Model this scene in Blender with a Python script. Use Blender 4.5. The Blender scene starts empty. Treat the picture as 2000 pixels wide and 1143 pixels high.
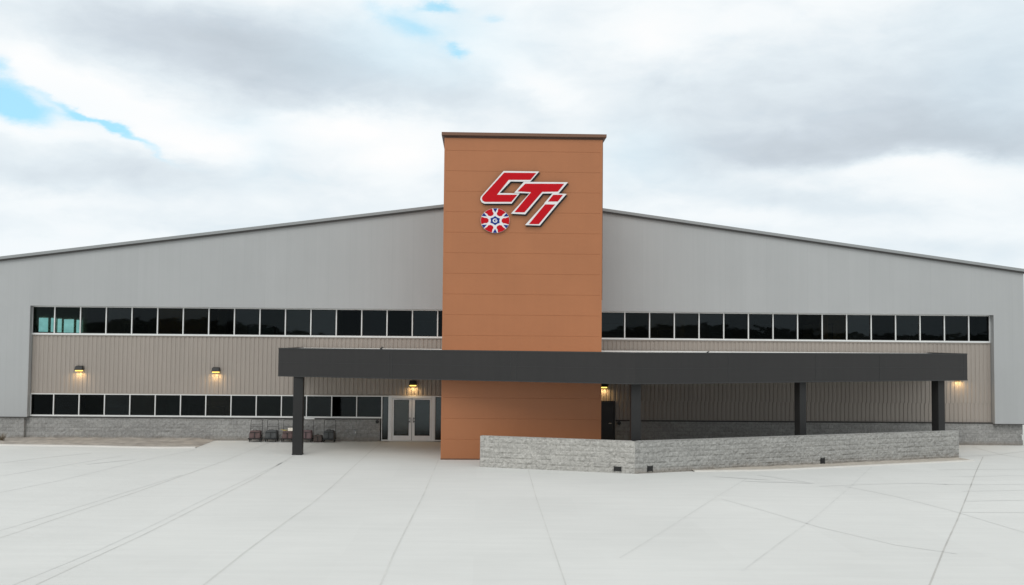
import bpy, bmesh, math, random
from mathutils import Vector, Matrix
random.seed(7)
S = bpy.context.scene
COL = S.collection

# ------------------------------------------------------------------ camera
F, YAW, PITCH, ROLL = 2000.0, 0.02965, 0.046217, 0.009069
CY, SY = math.cos(YAW), math.sin(YAW)
fw = Vector((SY*math.cos(PITCH), CY*math.cos(PITCH), math.sin(PITCH)))
rt = Vector((CY, -SY, 0)); up = rt.cross(fw)
r2 = rt*math.cos(ROLL) + up*math.sin(ROLL); u2 = -rt*math.sin(ROLL) + up*math.cos(ROLL)
cam_d = bpy.data.cameras.new('camera'); cam = bpy.data.objects.new('camera', cam_d); COL.objects.link(cam)
cam.matrix_world = Matrix(((r2.x, u2.x, -fw.x, 0), (r2.y, u2.y, -fw.y, -F/38.0), (r2.z, u2.z, -fw.z, 5.2236), (0, 0, 0, 1)))
cam_d.sensor_width = 36.0; cam_d.lens = 36.0*F/2000.0
cam_d.clip_start = 0.5; cam_d.clip_end = 5000
S.camera = cam

# ------------------------------------------------------------------ exposure
S.view_settings.view_transform = 'Standard'
S.view_settings.look = 'None'
S.view_settings.exposure = 0.0
S.view_settings.gamma = 1.0
S.view_settings.use_curve_mapping = False

# ------------------------------------------------------------------ node helper
class NT:
    def __init__(s, tree): s.t = tree; s.n = tree.nodes; s.l = tree.links
    def new(s, kind, **kw):
        n = s.n.new(kind)
        for k, v in kw.items(): setattr(n, k, v)
        return n
    def put(s, sock, v):
        if isinstance(v, bpy.types.NodeSocket): s.l.new(v, sock)
        elif v is not None: sock.default_value = v
    def m(s, op, a, b=None, c=None, clamp=False):
        n = s.new('ShaderNodeMath', operation=op, use_clamp=clamp)
        s.put(n.inputs[0], a)
        if b is not None: s.put(n.inputs[1], b)
        if c is not None: s.put(n.inputs[2], c)
        return n.outputs[0]
    def mix(s, f, a, b, blend='MIX'):
        n = s.new('ShaderNodeMix', data_type='RGBA', blend_type=blend)
        s.put(n.inputs['Factor'], f); s.put(n.inputs[6], a); s.put(n.inputs[7], b)
        return n.outputs[2]
    def noise(s, vec, scale, detail=4, rough=0.5, dist=0.0):
        n = s.new('ShaderNodeTexNoise')
        if vec is not None: s.l.new(vec, n.inputs['Vector'])
        n.inputs['Scale'].default_value = scale; n.inputs['Detail'].default_value = detail
        n.inputs['Roughness'].default_value = rough; n.inputs['Distortion'].default_value = dist
        return n.outputs['Fac']
    def rng(s, v, a, b, c, d, smooth=False):
        n = s.new('ShaderNodeMapRange', interpolation_type='SMOOTHSTEP' if smooth else 'LINEAR')
        s.put(n.inputs[0], v)
        for i, x in enumerate((a, b, c, d)): n.inputs[i+1].default_value = x
        return n.outputs[0]
    def xyz(s, x, y, z):
        n = s.new('ShaderNodeCombineXYZ'); s.put(n.inputs[0], x); s.put(n.inputs[1], y); s.put(n.inputs[2], z)
        return n.outputs[0]

# ------------------------------------------------------------------ world: broken overcast with a few blue gaps
SUN_EL, SUN_AZ = math.radians(44), math.radians(196)
W = bpy.data.worlds.new('World'); S.world = W; W.use_nodes = True
t = NT(W.node_tree); t.n.clear()
out = t.new('ShaderNodeOutputWorld'); bg = t.new('ShaderNodeBackground'); t.l.new(bg.outputs[0], out.inputs[0])
bg.inputs[1].default_value = 0.1
sky = t.new('ShaderNodeTexSky', sky_type='NISHITA'); sky.sun_disc = False
sky.sun_elevation = SUN_EL; sky.sun_rotation = SUN_AZ; sky.altitude = 200
tc = t.new('ShaderNodeTexCoord'); D = tc.outputs['Generated']
sp = t.new('ShaderNodeSeparateXYZ'); t.l.new(D, sp.inputs[0])
az = t.m('ARCTAN2', sp.outputs[0], sp.outputs[1]); el = t.m('ARCSINE', sp.outputs[2])
base = t.xyz(az, el, 0.0)
flat = t.xyz(t.m('MULTIPLY', az, 1.0), t.m('MULTIPLY', el, 2.1), 0.3)
wx = t.m('MULTIPLY', t.m('SUBTRACT', t.noise(flat, 7.0, 6, 0.6), 0.5), 0.09)
flat2 = t.xyz(t.m('MULTIPLY', az, 1.0), t.m('MULTIPLY', el, 2.1), 4.7)
wy = t.m('MULTIPLY', t.m('SUBTRACT', t.noise(flat2, 8.0, 6, 0.62), 0.5), 0.05)
AW = t.m('ADD', az, wx); EW = t.m('ADD', el, wy)
def blob(px, py, sx, sy, amp, tilt=0.0):
    a = math.atan((px-1000)/F) + YAW; e = math.atan((664+(px-1000)*.009-py)/F*math.cos(a))
    u = t.m('SUBTRACT', AW, a); v = t.m('SUBTRACT', EW, e)
    if tilt: v = t.m('ADD', v, t.m('MULTIPLY', u, tilt))
    q = t.m('ADD', t.m('POWER', t.m('ABSOLUTE', t.m('DIVIDE', u, sx/F)), 2.0), t.m('POWER', t.m('ABSOLUTE', t.m('DIVIDE', v, sy/F)), 2.0))
    return t.m('MULTIPLY', t.m('EXPONENT', t.m('MULTIPLY', q, -1.0)), amp)
def total(lst):
    s = lst[0]
    for x in lst[1:]: s = t.m('ADD', s, x)
    return s
grey = total([blob(*b) for b in (
    (500, 120, 260, 85, .42), (700, 165, 200, 60, .26, .15), (250, 50, 300, 60, .24), (230, 345, 230, 45, .24, -.1), (940, 180, 130, 50, .18),
    (1500, 200, 420, 110, .24), (1560, 285, 210, 36, .34, .0), (1840, 250, 190, 50, .34, .12), (1980, 270, 120, 55, .25), (1960, 80, 220, 110, .20),
    (1640, 400, 200, 30, .20, .1), (1350, 330, 160, 40, .10), (540, 310, 60, 40, .12), (330, 440, 240, 22, .12), (1850, 480, 200, 24, .18))])
white = total([blob(*b) for b in (
    (120, 150, 130, 50, .30, .25), (230, 210, 160, 34, .26, .25), (60, 262, 110, 14, .25), (640, 255, 200, 26, .24, -.1), (420, 285, 130, 34, .26, .2), (760, 300, 130, 60, .20),
    (1270, 70, 130, 50, .22), (1560, 20, 260, 40, .10), (1790, 325, 160, 20, .26), (1900, 350, 120, 22, .16), (1030, 145, 100, 32, .26, .4), (60, 400, 130, 26, .18), (1420, 420, 120, 24, .16))])
n1 = t.noise(t.xyz(t.m('MULTIPLY', az, 1.0), t.m('MULTIPLY', el, 2.6), 1.0), 4.2, 10, 0.55, 0.35)
n2 = t.noise(t.xyz(t.m('MULTIPLY', az, 1.0), t.m('MULTIPLY', el, 2.4), 2.0), 15.0, 8, 0.55, 0.4)
dens = t.m('ADD', t.m('SUBTRACT', grey, white), t.m('MULTIPLY', t.m('SUBTRACT', n1, 0.5), 0.50))
dens = t.m('ADD', dens, t.m('MULTIPLY', t.m('SUBTRACT', n2, 0.5), 0.34))
ramp = t.new('ShaderNodeValToRGB'); t.l.new(t.m('ADD', dens, 0.315), ramp.inputs[0])
cr = ramp.color_ramp
cr.elements[0].position = 0.06; cr.elements[0].color = (1, 1, 1, 1)
cr.elements[1].position = 0.98; cr.elements[1].color = (.52, .58, .64, 1)
for p, c in ((.26, (.925, .965, .985, 1)), (.46, (.775, .85, .90, 1)), (.70, (.63, .70, .765, 1))):
    e_ = cr.elements.new(p); e_.color = c
gap = total([blob(*b) for b in (
    (15, 222, 62, 24, .95, .1), (0, 190, 40, 30, .8), (205, 252, 105, 9, 1.1, .38), (120, 222, 30, 9, .5), (0, 130, 22, 14, .6),
    (790, 45, 60, 30, .62, .2), (845, 0, 50, 9, .8), (890, 97, 34, 10, .85), (990, 20, 34, 12, .5), (730, 15, 60, 25, .3))])
tint = total([blob(*b) for b in ((850, 50, 190, 80, .8), (1250, 310, 110, 60, .45), (420, 240, 90, 20, .35), (700, 120, 160, 60, .35), (1980, 130, 160, 120, .35), (90, 215, 160, 60, .3), (520, 300, 60, 60, .3))])
gm = t.rng(t.m('ADD', gap, t.m('MULTIPLY', t.m('SUBTRACT', n2, 0.5), 0.75)), 0.05, 1.05, 0.0, 1.0, True)
skyc = t.mix(1.0, sky.outputs[0], (1.0, 1.55, 1.95, 1), 'MULTIPLY')
blue = t.mix(0.72, skyc, (4.8, 8.7, 9.8, 1))
cloud = t.mix(1.0, ramp.outputs[0], (10.0, 10.0, 10.0, 1), 'MULTIPLY')
# low pale blue band near the horizon
cloud = t.mix(t.rng(el, 0.0, 0.16, 0.30, 0.0), cloud, (7.4, 8.8, 9.6, 1))
cloud = t.mix(t.m('MULTIPLY', tint, .55, clamp=True), cloud, (6.6, 8.75, 9.9, 1))
t.l.new(t.mix(gm, cloud, blue), bg.inputs[0])

sd = bpy.data.lights.new('sun', 'SUN'); sd.energy = 1.05; sd.angle = math.radians(35); sd.color = (1, .975, .94)
so = bpy.data.objects.new('sun', sd); COL.objects.link(so)
dirv = Vector((math.sin(SUN_AZ)*math.cos(SUN_EL), math.cos(SUN_AZ)*math.cos(SUN_EL), math.sin(SUN_EL)))
so.rotation_euler = dirv.to_track_quat('Z', 'Y').to_euler(); so.location = (0, -30, 60)

# ------------------------------------------------------------------ materials
def mat(name, col, rough=0.6, metal=0.0, var=0.08, vscale=1.5, bump=0.0, bscale=20, spec=0.5, streak=0.0, extra=None):
    m = bpy.data.materials.new(name); m.use_nodes = True
    t = NT(m.node_tree); b = t.n['Principled BSDF']
    tc = t.new('ShaderNodeTexCoord'); P = tc.outputs['Object']
    c = (*col, 1)
    nz = t.noise(P, vscale, 6, 0.6)
    k = t.rng(nz, 0.25, 0.75, 1-var, 1+var)
    if streak:
        s = t.new('ShaderNodeSeparateXYZ'); t.l.new(P, s.inputs[0])
        sv = t.xyz(t.m('MULTIPLY', s.outputs[0], 3.0), t.m('MULTIPLY', s.outputs[1], 3.0), t.m('MULTIPLY', s.outputs[2], 0.12))
        k = t.m('MULTIPLY', k, t.rng(t.noise(sv, 1.6, 5, 0.6), 0.3, 0.7, 1-streak, 1+streak))
    v = t.xyz(k, k, k)
    colr = t.mix(1.0, c, v, 'MULTIPLY')
    if extra: colr = extra(t, P, colr)
    t.l.new(colr, b.inputs['Base Color'])
    t.l.new(t.rng(nz, 0.2, 0.8, max(rough-.07, .02), min(rough+.07, 1)), b.inputs['Roughness'])
    b.inputs['Metallic'].default_value = metal
    b.inputs['Specular IOR Level'].default_value = spec
    if bump:
        bp = t.new('ShaderNodeBump'); bp.inputs['Distance'].default_value = bump; bp.inputs['Strength'].default_value = 1
        t.l.new(t.noise(P, bscale, 5, 0.6), bp.inputs['Height']); t.l.new(bp.outputs[0], b.inputs['Normal'])
    return m

def seams(period, width, dark, offset=0.0, axis=0):
    def f(t, P, c):
        s = t.new('ShaderNodeSeparateXYZ'); t.l.new(P, s.inputs[0])
        x = t.m('FRACT', t.m('DIVIDE', t.m('ADD', s.outputs[axis], 100*period+offset), period))
        k = t.rng(t.m('ABSOLUTE', t.m('SUBTRACT', x, 0.5)), 0.5-width/period, 0.5, 1.0, dark)
        pid = t.new('ShaderNodeTexWhiteNoise', noise_dimensions='1D')
        t.l.new(t.m('FLOOR', t.m('DIVIDE', t.m('ADD', s.outputs[axis], 100*period+offset), period)), pid.inputs['W'])
        k = t.m('MULTIPLY', k, t.rng(pid.outputs[0], 0, 1, 0.985, 1.015))
        return t.mix(1.0, c, t.xyz(k, k, k), 'MULTIPLY')
    return f

def blocks(dark=0.62, var=0.16):
    # split-face block coursing: 0.4 x 0.2 m units, along X (or any wall direction) and Z
    def f(t, P, c):
        s = t.new('ShaderNodeSeparateXYZ'); t.l.new(P, s.inputs[0])
        b = t.new('ShaderNodeTexBrick'); b.offset = 0.5
        t.l.new(t.xyz(s.outputs[0], s.outputs[2], 0.0), b.inputs['Vector'])
        b.inputs['Color1'].default_value = (1+var, 1+var, 1+var, 1); b.inputs['Color2'].default_value = (1-var, 1-var, 1-var, 1)
        b.inputs['Mortar'].default_value = (dark, dark, dark, 1); b.inputs['Scale'].default_value = 1.0
        b.inputs['Brick Width'].default_value = 0.4; b.inputs['Row Height'].default_value = 0.2
        b.inputs['Mortar Size'].default_value = 0.009; b.inputs['Mortar Smooth'].default_value = 0.4
        c = t.mix(1.0, c, b.outputs['Color'], 'MULTIPLY')
        k = t.rng(t.noise(P, 8, 8, 0.85), 0.36, 0.64, 0.70, 1.30)
        return t.mix(1.0, c, t.xyz(k, k, k), 'MULTIPLY')
    return f

def base_dirt(t, P, c):
    s = t.new('ShaderNodeSeparateXYZ'); t.l.new(P, s.inputs[0])
    h = t.m('ADD', s.outputs[2], t.m('MULTIPLY', t.m('SUBTRACT', t.noise(P, 3.0, 5, 0.6), 0.5), 0.35))
    return t.mix(t.rng(h, 0.0, 0.28, 0.55, 0.0, True), c, (.20, .165, .13, 1))
def chain(*fs):
    def f(t, P, c):
        for g in fs: c = g(t, P, c)
        return c
    return f

M = {}
M['panel'] = mat('grey insulated panel', (.374, .382, .381), .45, 0, .03, .35, .0, streak=.02, extra=seams(1.07, .012, .91, .30), spec=.4)
M['rib'] = mat('taupe ribbed metal', (.325, .287, .252), .5, 0, .04, .5, spec=.35, streak=.03)
M['trim'] = mat('grey roof trim', (.26, .27, .27), .5, 0, .06, .8)
M['trim_dark'] = mat('dark drip edge', (.030, .027, .025), .6, 0, .1, 2)
M['alu'] = mat('clear anodised aluminium', (.72, .72, .70), .38, .25, .04, 2)
M['alu_door'] = mat('door aluminium', (.80, .80, .80), .4, .05, .04, 2)
M['gasket'] = mat('black gasket', (.012, .012, .013), .7, 0, .1, 5)
M['block'] = mat('split face block', (.285, .28, .268), .92, 0, .14, 1.2, .012, 34, extra=chain(blocks(.78, .09), base_dirt))
M['block_pale'] = mat('pale split face block', (.41, .397, .368), .92, 0, .10, 1.0, .014, 30, extra=blocks(.88, .05))
M['block_grey'] = mat('grey split face block', (.315, .310, .293), .92, 0, .10, 1.0, .014, 30, extra=chain(blocks(.86, .06), base_dirt))
M['block_end'] = M['block_grey']
M['orange'] = mat('terracotta metal panel', (.365, .141, .057), .45, .08, .045, .5, .0, spec=.45, streak=.015)
M['orange_trim'] = mat('brown metal trim', (.155, .078, .046), .45, .2, .06, 1)
M['cap'] = mat('dark brown metal cap', (.085, .045, .03), .4, .3, .08, 1)
M['char'] = mat('charcoal metal', (.030, .0288, .0283), .5, 0, .07, .5, spec=.25, streak=.05)
M['char_seam'] = mat('charcoal seam', (.022, .022, .022), .5, 0, .05, 1)
M['column'] = mat('charcoal column paint', (.023, .0228, .0225), .5, 0, .10, .9, spec=.25)
M['white_roof'] = mat('white roof membrane', (.78, .77, .74), .7, 0, .06, .8)
M['soffit_bounce'] = mat('bounce soffit', (.72, .70, .66), .7, 0, .04, 1)  # unseen left soffit, made pale to bounce light under the canopy
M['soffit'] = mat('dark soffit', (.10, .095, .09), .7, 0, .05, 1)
M['black'] = mat('black metal', (.018, .018, .018), .5, .2, .1, 3)
M['door_dark'] = mat('dark steel door', (.010, .010, .011), .45, .1, .06, 2)
M['red'] = mat('red sign face', (.47, .004, .010), .5, 0, .08, 3, spec=.12)
M['white'] = mat('white sign edge', (.72, .71, .71), .45, 0, .04, 3)
M['blue'] = mat('navy sign face', (.010, .03, .20), .5, 0, .05, 3, spec=.12)
M['rubber'] = mat('black rubber', (.02, .02, .02), .8, 0, .1, 6)
M['maroon'] = mat('maroon canvas', (.12, .078, .075), .85, 0, .2, 9, .01, 12)
M['maroon_pale'] = mat('faded maroon canvas', (.17, .115, .118), .85, 0, .16, 9, .01, 12)
M['slate'] = mat('slate canvas', (.07, .073, .074), .85, 0, .25, 9, .01, 12)
M['brown_box'] = mat('dark brown canvas', (.09, .068, .06), .85, 0, .2, 9, .01, 12)
M['yellow'] = mat('yellow plastic', (.55, .42, .10), .5, 0, .1, 5)
M['paper'] = mat('white wrapping', (.78, .72, .62), .7, 0, .05, 8)
M['inside'] = mat('dark interior wall', (.50, .42, .30), .9, 0, .25, .6)
M['inside_floor'] = mat('interior floor', (.14, .12, .10), .6, 0, .2, .8)
M['desk'] = mat('interior furniture', (.06, .045, .035), .6, 0, .3, 2)
M['leaf_dark'] = mat('dark leaves', (.010, .018, .010), .7, 0, .2, 9)
M['straw'] = mat('dry stalks', (.16, .13, .09), .9, 0, .25, 9)
M['vent'] = mat('dark vent', (.035, .034, .033), .7, 0, .2, 20)
M['pvc'] = mat('pale pipe', (.62, .62, .60), .5, 0, .05, 5)
M['hill'] = mat('hillside scrub', (.045, .05, .038), .95, 0, .3, .02)

def conc(name, col, amount):
    m = bpy.data.materials.new(name); m.use_nodes = True
    t = NT(m.node_tree); b = t.n['Principled BSDF']
    P = t.new('ShaderNodeTexCoord').outputs['Object']
    a = t.rng(t.noise(P, .13, 6, .6), .3, .7, 1-amount, 1+amount)
    s = t.new('ShaderNodeSeparateXYZ'); t.l.new(P, s.inputs[0])
    brush = t.noise(t.xyz(t.m('MULTIPLY', s.outputs[0], .25), t.m('MULTIPLY', s.outputs[1], 2.2), 0.0), 1.2, 7, .65)
    a = t.m('MULTIPLY', a, t.rng(brush, .3, .7, 1-amount*.7, 1+amount*.7))
    a = t.m('MULTIPLY', a, t.rng(t.noise(P, 45, 4, .7), .3, .7, .985, 1.015))
    # slab to slab variation
    px = t.m('FLOOR', t.m('DIVIDE', t.m('ADD', s.outputs[0], 1001.85), 3.17)); py = t.m('FLOOR', t.m('DIVIDE', s.outputs[1], 4.6))
    wn = t.new('ShaderNodeTexWhiteNoise', noise_dimensions='2D'); t.l.new(t.xyz(px, py, 0.0), wn.inputs['Vector'])
    a = t.m('MULTIPLY', a, t.rng(wn.outputs[0], 0, 1, .988, 1.012))
    sc = t.rng(t.noise(P, .55, 8, .7, 1.2), .60, .74, 0.0, .10, True)
    c = t.mix(1.0, (*col, 1), t.xyz(a, a, a), 'MULTIPLY')
    c = t.mix(sc, c, (.42, .40, .36, 1))
    t.l.new(c, b.inputs['Base Color'])
    b.inputs['Roughness'].default_value = .8; b.inputs['Specular IOR Level'].default_value = .3
    bp = t.new('ShaderNodeBump'); bp.inputs['Distance'].default_value = .003
    t.l.new(t.noise(P, 60, 4, .7), bp.inputs['Height']); t.l.new(bp.outputs[0], b.inputs['Normal'])
    return m
M['concrete'] = conc('broom finished concrete', (.622, .620, .592), .045)
M['joint'] = mat('sawn joint', (.560, .555, .525), .9, 0, .12, .7)
M['joint_dark'] = mat('dark sawn joint', (.46, .45, .42), .9, 0, .2, .7)
M['smear'] = mat('tyre smear', (.590, .588, .562), .9, 0, .10, 1.2)
M['kerb'] = mat('pale kerb concrete', (.62, .60, .56), .85, 0, .08, 1.5)
M['dirt'] = mat('dry dirt', (.36, .325, .285), .95, 0, .38, 1.5, .03, 14)
M['gravel'] = mat('dusty gravel', (.46, .415, .355), .95, 0, .2, 3.0, .03, 30)

def glass_mat(name, ior, lo, hi):
    m = bpy.data.materials.new(name); m.use_nodes = True
    t = NT(m.node_tree); t.n.clear()
    o = t.new('ShaderNodeOutputMaterial')
    oi = t.new('ShaderNodeObjectInfo')
    tint = t.new('ShaderNodeValToRGB'); t.l.new(oi.outputs['Random'], tint.inputs[0])
    e = tint.color_ramp.elements
    e[0].color = (.24, .31, .32, 1); e[1].color = (.52, .47, .36, 1)
    x = tint.color_ramp.elements.new(.5); x.color = (.30, .36, .36, 1)
    tr = t.new('ShaderNodeBsdfTransparent'); t.l.new(tint.outputs[0], tr.inputs[0])
    gl = t.new('ShaderNodeBsdfGlossy'); gl.inputs['Roughness'].default_value = .02; gl.inputs['Color'].default_value = (.80, .88, .92, 1)
    P = t.new('ShaderNodeTexCoord').outputs['Object']
    bp = t.new('ShaderNodeBump'); bp.inputs['Distance'].default_value = .004; bp.inputs['Strength'].default_value = .6
    t.l.new(t.noise(P, 1.1, 2, .5), bp.inputs['Height']); t.l.new(bp.outputs[0], gl.inputs['Normal'])
    fr = t.new('ShaderNodeFresnel'); wn = t.new('ShaderNodeTexWhiteNoise', noise_dimensions='1D'); t.l.new(oi.outputs['Random'], wn.inputs['W'])
    t.l.new(t.rng(wn.outputs[0], 0, 1, ior-lo, ior+hi), fr.inputs[0])
    mx = t.new('ShaderNodeMixShader'); t.l.new(fr.outputs[0], mx.inputs[0]); t.l.new(tr.outputs[0], mx.inputs[1]); t.l.new(gl.outputs[0], mx.inputs[2])
    t.l.new(mx.outputs[0], o.inputs[0])
    return m
M['glass'] = glass_mat('tinted window glass', 1.31, .11, .11); M['glass_low'] = glass_mat('ground floor tinted glass', 1.27, .10, .12); M['glass_door'] = glass_mat('entrance door glass', 1.68, .03, .03)
def emis(name, col, s):
    m = bpy.data.materials.new(name); m.use_nodes = True
    t = NT(m.node_tree); t.n.clear(); o = t.new('ShaderNodeOutputMaterial'); e = t.new('ShaderNodeEmission')
    P = t.new('ShaderNodeTexCoord').outputs['Object']
    k = t.rng(t.noise(P, 3.0, 3, .5), .3, .7, .85, 1.15)
    t.l.new(t.mix(1.0, (*col, 1), t.xyz(k, k, k), 'MULTIPLY'), e.inputs[0]); e.inputs[1].default_value = s
    t.l.new(e.outputs[0], o.inputs[0]); return m
M['lamp'] = emis('warm lamp lens', (1, .66, .14), 2.2)
M['daylit'] = emis('glowing daylight panel', (.66, 1, .93), 3.6)

# ------------------------------------------------------------------ mesh helpers
class MB:
    def __init__(s): s.b = bmesh.new()
    def box(s, x0, x1, y0, y1, z0, z1, mi=0):
        r = bmesh.ops.create_cube(s.b, size=1.0)
        for v in r['verts']:
            v.co = Vector((x0+(v.co.x+.5)*(x1-x0), y0+(v.co.y+.5)*(y1-y0), z0+(v.co.z+.5)*(z1-z0)))
        for f in {f for v in r['verts'] for f in v.link_faces}: f.material_index = mi
        return r['verts']
    def quad(s, *p, mi=0):
        f = s.b.faces.new([s.b.verts.new(q) for q in p]); f.material_index = mi; return f
    def prism(s, pts, z0, z1, mi=0):       # outline in XY, extruded in Z
        a = [s.b.verts.new((x, y, z0)) for x, y in pts]; c = [s.b.verts.new((x, y, z1)) for x, y in pts]
        n = len(pts)
        fs = [s.b.faces.new(a[::-1]), s.b.faces.new(c)] + [s.b.faces.new((a[i], a[(i+1) % n], c[(i+1) % n], c[i])) for i in range(n)]
        for f in fs: f.material_index = mi
    def plate(s, pts, y0, y1, mi=0, side=None):      # outline in XZ, front at y0 (toward camera), back at y1
        a = [s.b.verts.new((x, y0, z)) for x, z in pts]; c = [s.b.verts.new((x, y1, z)) for x, z in pts]
        n = len(pts)
        f = s.b.faces.new(a); f.material_index = mi
        f = s.b.faces.new(c[::-1]); f.material_index = mi if side is None else side
        for i in range(n):
            f = s.b.faces.new((a[i], a[(i+1) % n], c[(i+1) % n], c[i])); f.material_index = mi if side is None else side
    def tube(s, p, r, seg=8, mi=0):
        p = [Vector(q) for q in p]; rings = []
        for i, q in enumerate(p):
            d = (p[min(i+1, len(p)-1)] - p[max(i-1, 0)]).normalized()
            a = d.cross(Vector((0, 0, 1)) if abs(d.z) < .9 else Vector((1, 0, 0))).normalized(); b = d.cross(a)
            rings.append([s.b.verts.new(q + a*r*math.cos(6.2832*k/seg) + b*r*math.sin(6.2832*k/seg)) for k in range(seg)])
        for u, v in zip(rings, rings[1:]):
            for k in range(seg): s.b.faces.new((u[k], u[(k+1) % seg], v[(k+1) % seg], v[k])).material_index = mi
        s.b.faces.new(rings[0][::-1]); s.b.faces.new(rings[-1])
    def build(s, name, mats, parent=None, bevel=0, smooth=False):
        bmesh.ops.recalc_face_normals(s.b, faces=s.b.faces)
        me = bpy.data.meshes.new(name); s.b.to_mesh(me); s.b.free()
        for m in (mats if isinstance(mats, (list, tuple)) else [mats]): me.materials.append(M[m])
        if smooth:
            for p in me.polygons: p.use_smooth = True
        o = bpy.data.objects.new(name, me); COL.objects.link(o)
        if parent is not None: o.parent = parent
        if bevel:
            b = o.modifiers.new('bevel', 'BEVEL'); b.width = bevel; b.segments = 2; b.limit_method = 'ANGLE'
        return o
def tag(o, label=None, cat=None, group=None, kind=None):
    if label: o['label'] = label
    if cat: o['category'] = cat
    if group: o['group'] = group
    if kind: o['kind'] = kind
    return o
def empty(name, loc=(0, 0, 0), rz=0):
    o = bpy.data.objects.new(name, None); COL.objects.link(o); o.location = loc; o.rotation_euler.z = rz; return o
def copy_tree(o, parent=None):
    kids = [k for k in bpy.data.objects if k.parent == o]
    c = o.copy(); COL.objects.link(c); c.parent = parent
    for k in kids: copy_tree(k, c)
    return c

# ------------------------------------------------------------------ ground and setting
b = MB(); b.quad((-900, -900, 0), (900, -900, 0), (900, 900, 0), (-900, 900, 0))
tag(b.build('pavement', 'concrete'), kind='structure')

def strip(b, pts, w, z=.004, mi=0, jitter=0.0):
    pts = [Vector((x, y, z)) for x, y in pts]
    L_, R_ = [], []
    for i, p in enumerate(pts):
        d = (pts[min(i+1, len(pts)-1)] - pts[max(i-1, 0)]).normalized(); n = Vector((-d.y, d.x, 0))
        ww = (w if not isinstance(w, (list, tuple)) else w[i])*.5*(1+random.uniform(-jitter, jitter))
        L_.append(b.b.verts.new(p+n*ww)); R_.append(b.b.verts.new(p-n*ww))
    for i in range(len(pts)-1): b.b.faces.new((L_[i], R_[i], R_[i+1], L_[i+1])).material_index = mi
b = MB()
strip(b, [(-4.95, -.3), (-5.08, -5), (-5.15, -10.5), (-5.2, -16.3), (-5.3, -19.95), (-5.5, -23.13), (-5.7, -27.3), (-5.9, -34)], .05)
strip(b, [(-1.8, -7.9), (-1.83, -12.42), (-1.88, -17.71), (-1.99, -23.06), (-2.07, -27.27), (-2.1, -34)], .045)
strip(b, [(-10.5, -.9), (-10.8, -8.62), (-11.19, -13.53), (-11.52, -17.44), (-11.96, -21.56), (-12.5, -27)], .05)
strip(b, [(-8.1, -.4), (-8.28, -7.56), (-8.33, -14.13), (-8.6, -20.05), (-8.85, -25.1), (-9.15, -28.77), (-9.45, -33)], .05)
strip(b, [(1.95, -11.1), (1.88, -18.17), (1.87, -25.61), (1.86, -34)], .035)
tag(b.build('pavement_joints', 'joint'), kind='structure')
b = MB()
strip(b, [(23.38, -5.4), (20.2, -11.2), (17.01, -17.14), (14.23, -22.28), (11.93, -26.45), (9.76, -30.47), (8.5, -33)], .04)
strip(b, [(21.9, -5.55), (24.21, -4.72), (26.58, -3.04)], .045)
strip(b, [(24.92, -1.23), (24.71, -4.69), (25.03, -5.93)], .03)
strip(b, [(-19.8, -10.2), (-18.59, -7.87), (-17.33, -6.02)], .03)
tag(b.build('dark_pavement_joints', 'joint_dark'), kind='structure')
b = MB()
strip(b, [(10.21, -13.44), (8.01, -17.99), (5.41, -23.55), (3.39, -27.79)], .05)
strip(b, [(16.54, -9.53), (13.4, -15.64), (9.97, -22.12), (8.04, -25.51), (6.02, -29.13)], .05)
strip(b, [(8.05, -18.54), (8.89, -21.05), (9.63, -23.62), (10.8, -26.14), (11.9, -27.2)], .04)
strip(b, [(13.31, -15.39), (14.21, -17.8), (14.8, -20.72), (15.16, -24.29)], .04)
strip(b, [(-11.27, -13.24), (-11.85, -17.45), (-12.4, -21.75), (-12.9, -25)], .06)
strip(b, [(-8.22, -8.5), (-8.63, -15.1), (-8.86, -19.03), (-9.05, -23.61), (-9.3, -27.07), (-9.8, -31)], .05)
strip(b, [(-16.2, -18.8), (-15.14, -14.79), (-14.13, -8.22), (-13.2, -4.5)], .06)
strip(b, [(-17.8, -13.78), (-16.88, -10.98), (-15.65, -6.95)], .05)
for pts in ([(17.0, -14.75), (18.91, -14.8), (21.5, -14.5)], [(17.12, -16.5), (22, -15.9)], [(16.15, -18.75), (21, -18.2)], [(14.99, -21.0), (19, -20.9)],
            [(12.36, -15.42), (14.47, -14.82), (16.54, -14.48), (17.53, -14.85)], [(18.5, -12.6), (21, -12.2), (24, -12.3)], [(19, -10.4), (22, -10.1), (25, -9.9)]):
    strip(b, pts, .07, jitter=.3)
strip(b, [(10.9, -12.4), (11.5, -13.0), (11.9, -13.8), (12.4, -14.7)], [.02, .28, .35, .05], z=.005)
strip(b, [(9.9, -14.2), (10.8, -14.3), (11.5, -14.3), (12.3, -14.8)], [.02, .3, .3, .02], z=.0065)
strip(b, [(9.0, -12.9), (10.2, -13.4), (11.0, -13.9)], [.02, .2, .02], z=.0075)
strip(b, [(-16.0, -10.2), (-15.4, -9.2), (-14.6, -8.4)], [.02, .3, .02], z=.006)
tag(b.build('pavement_smears', 'smear'), kind='structure')

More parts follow.
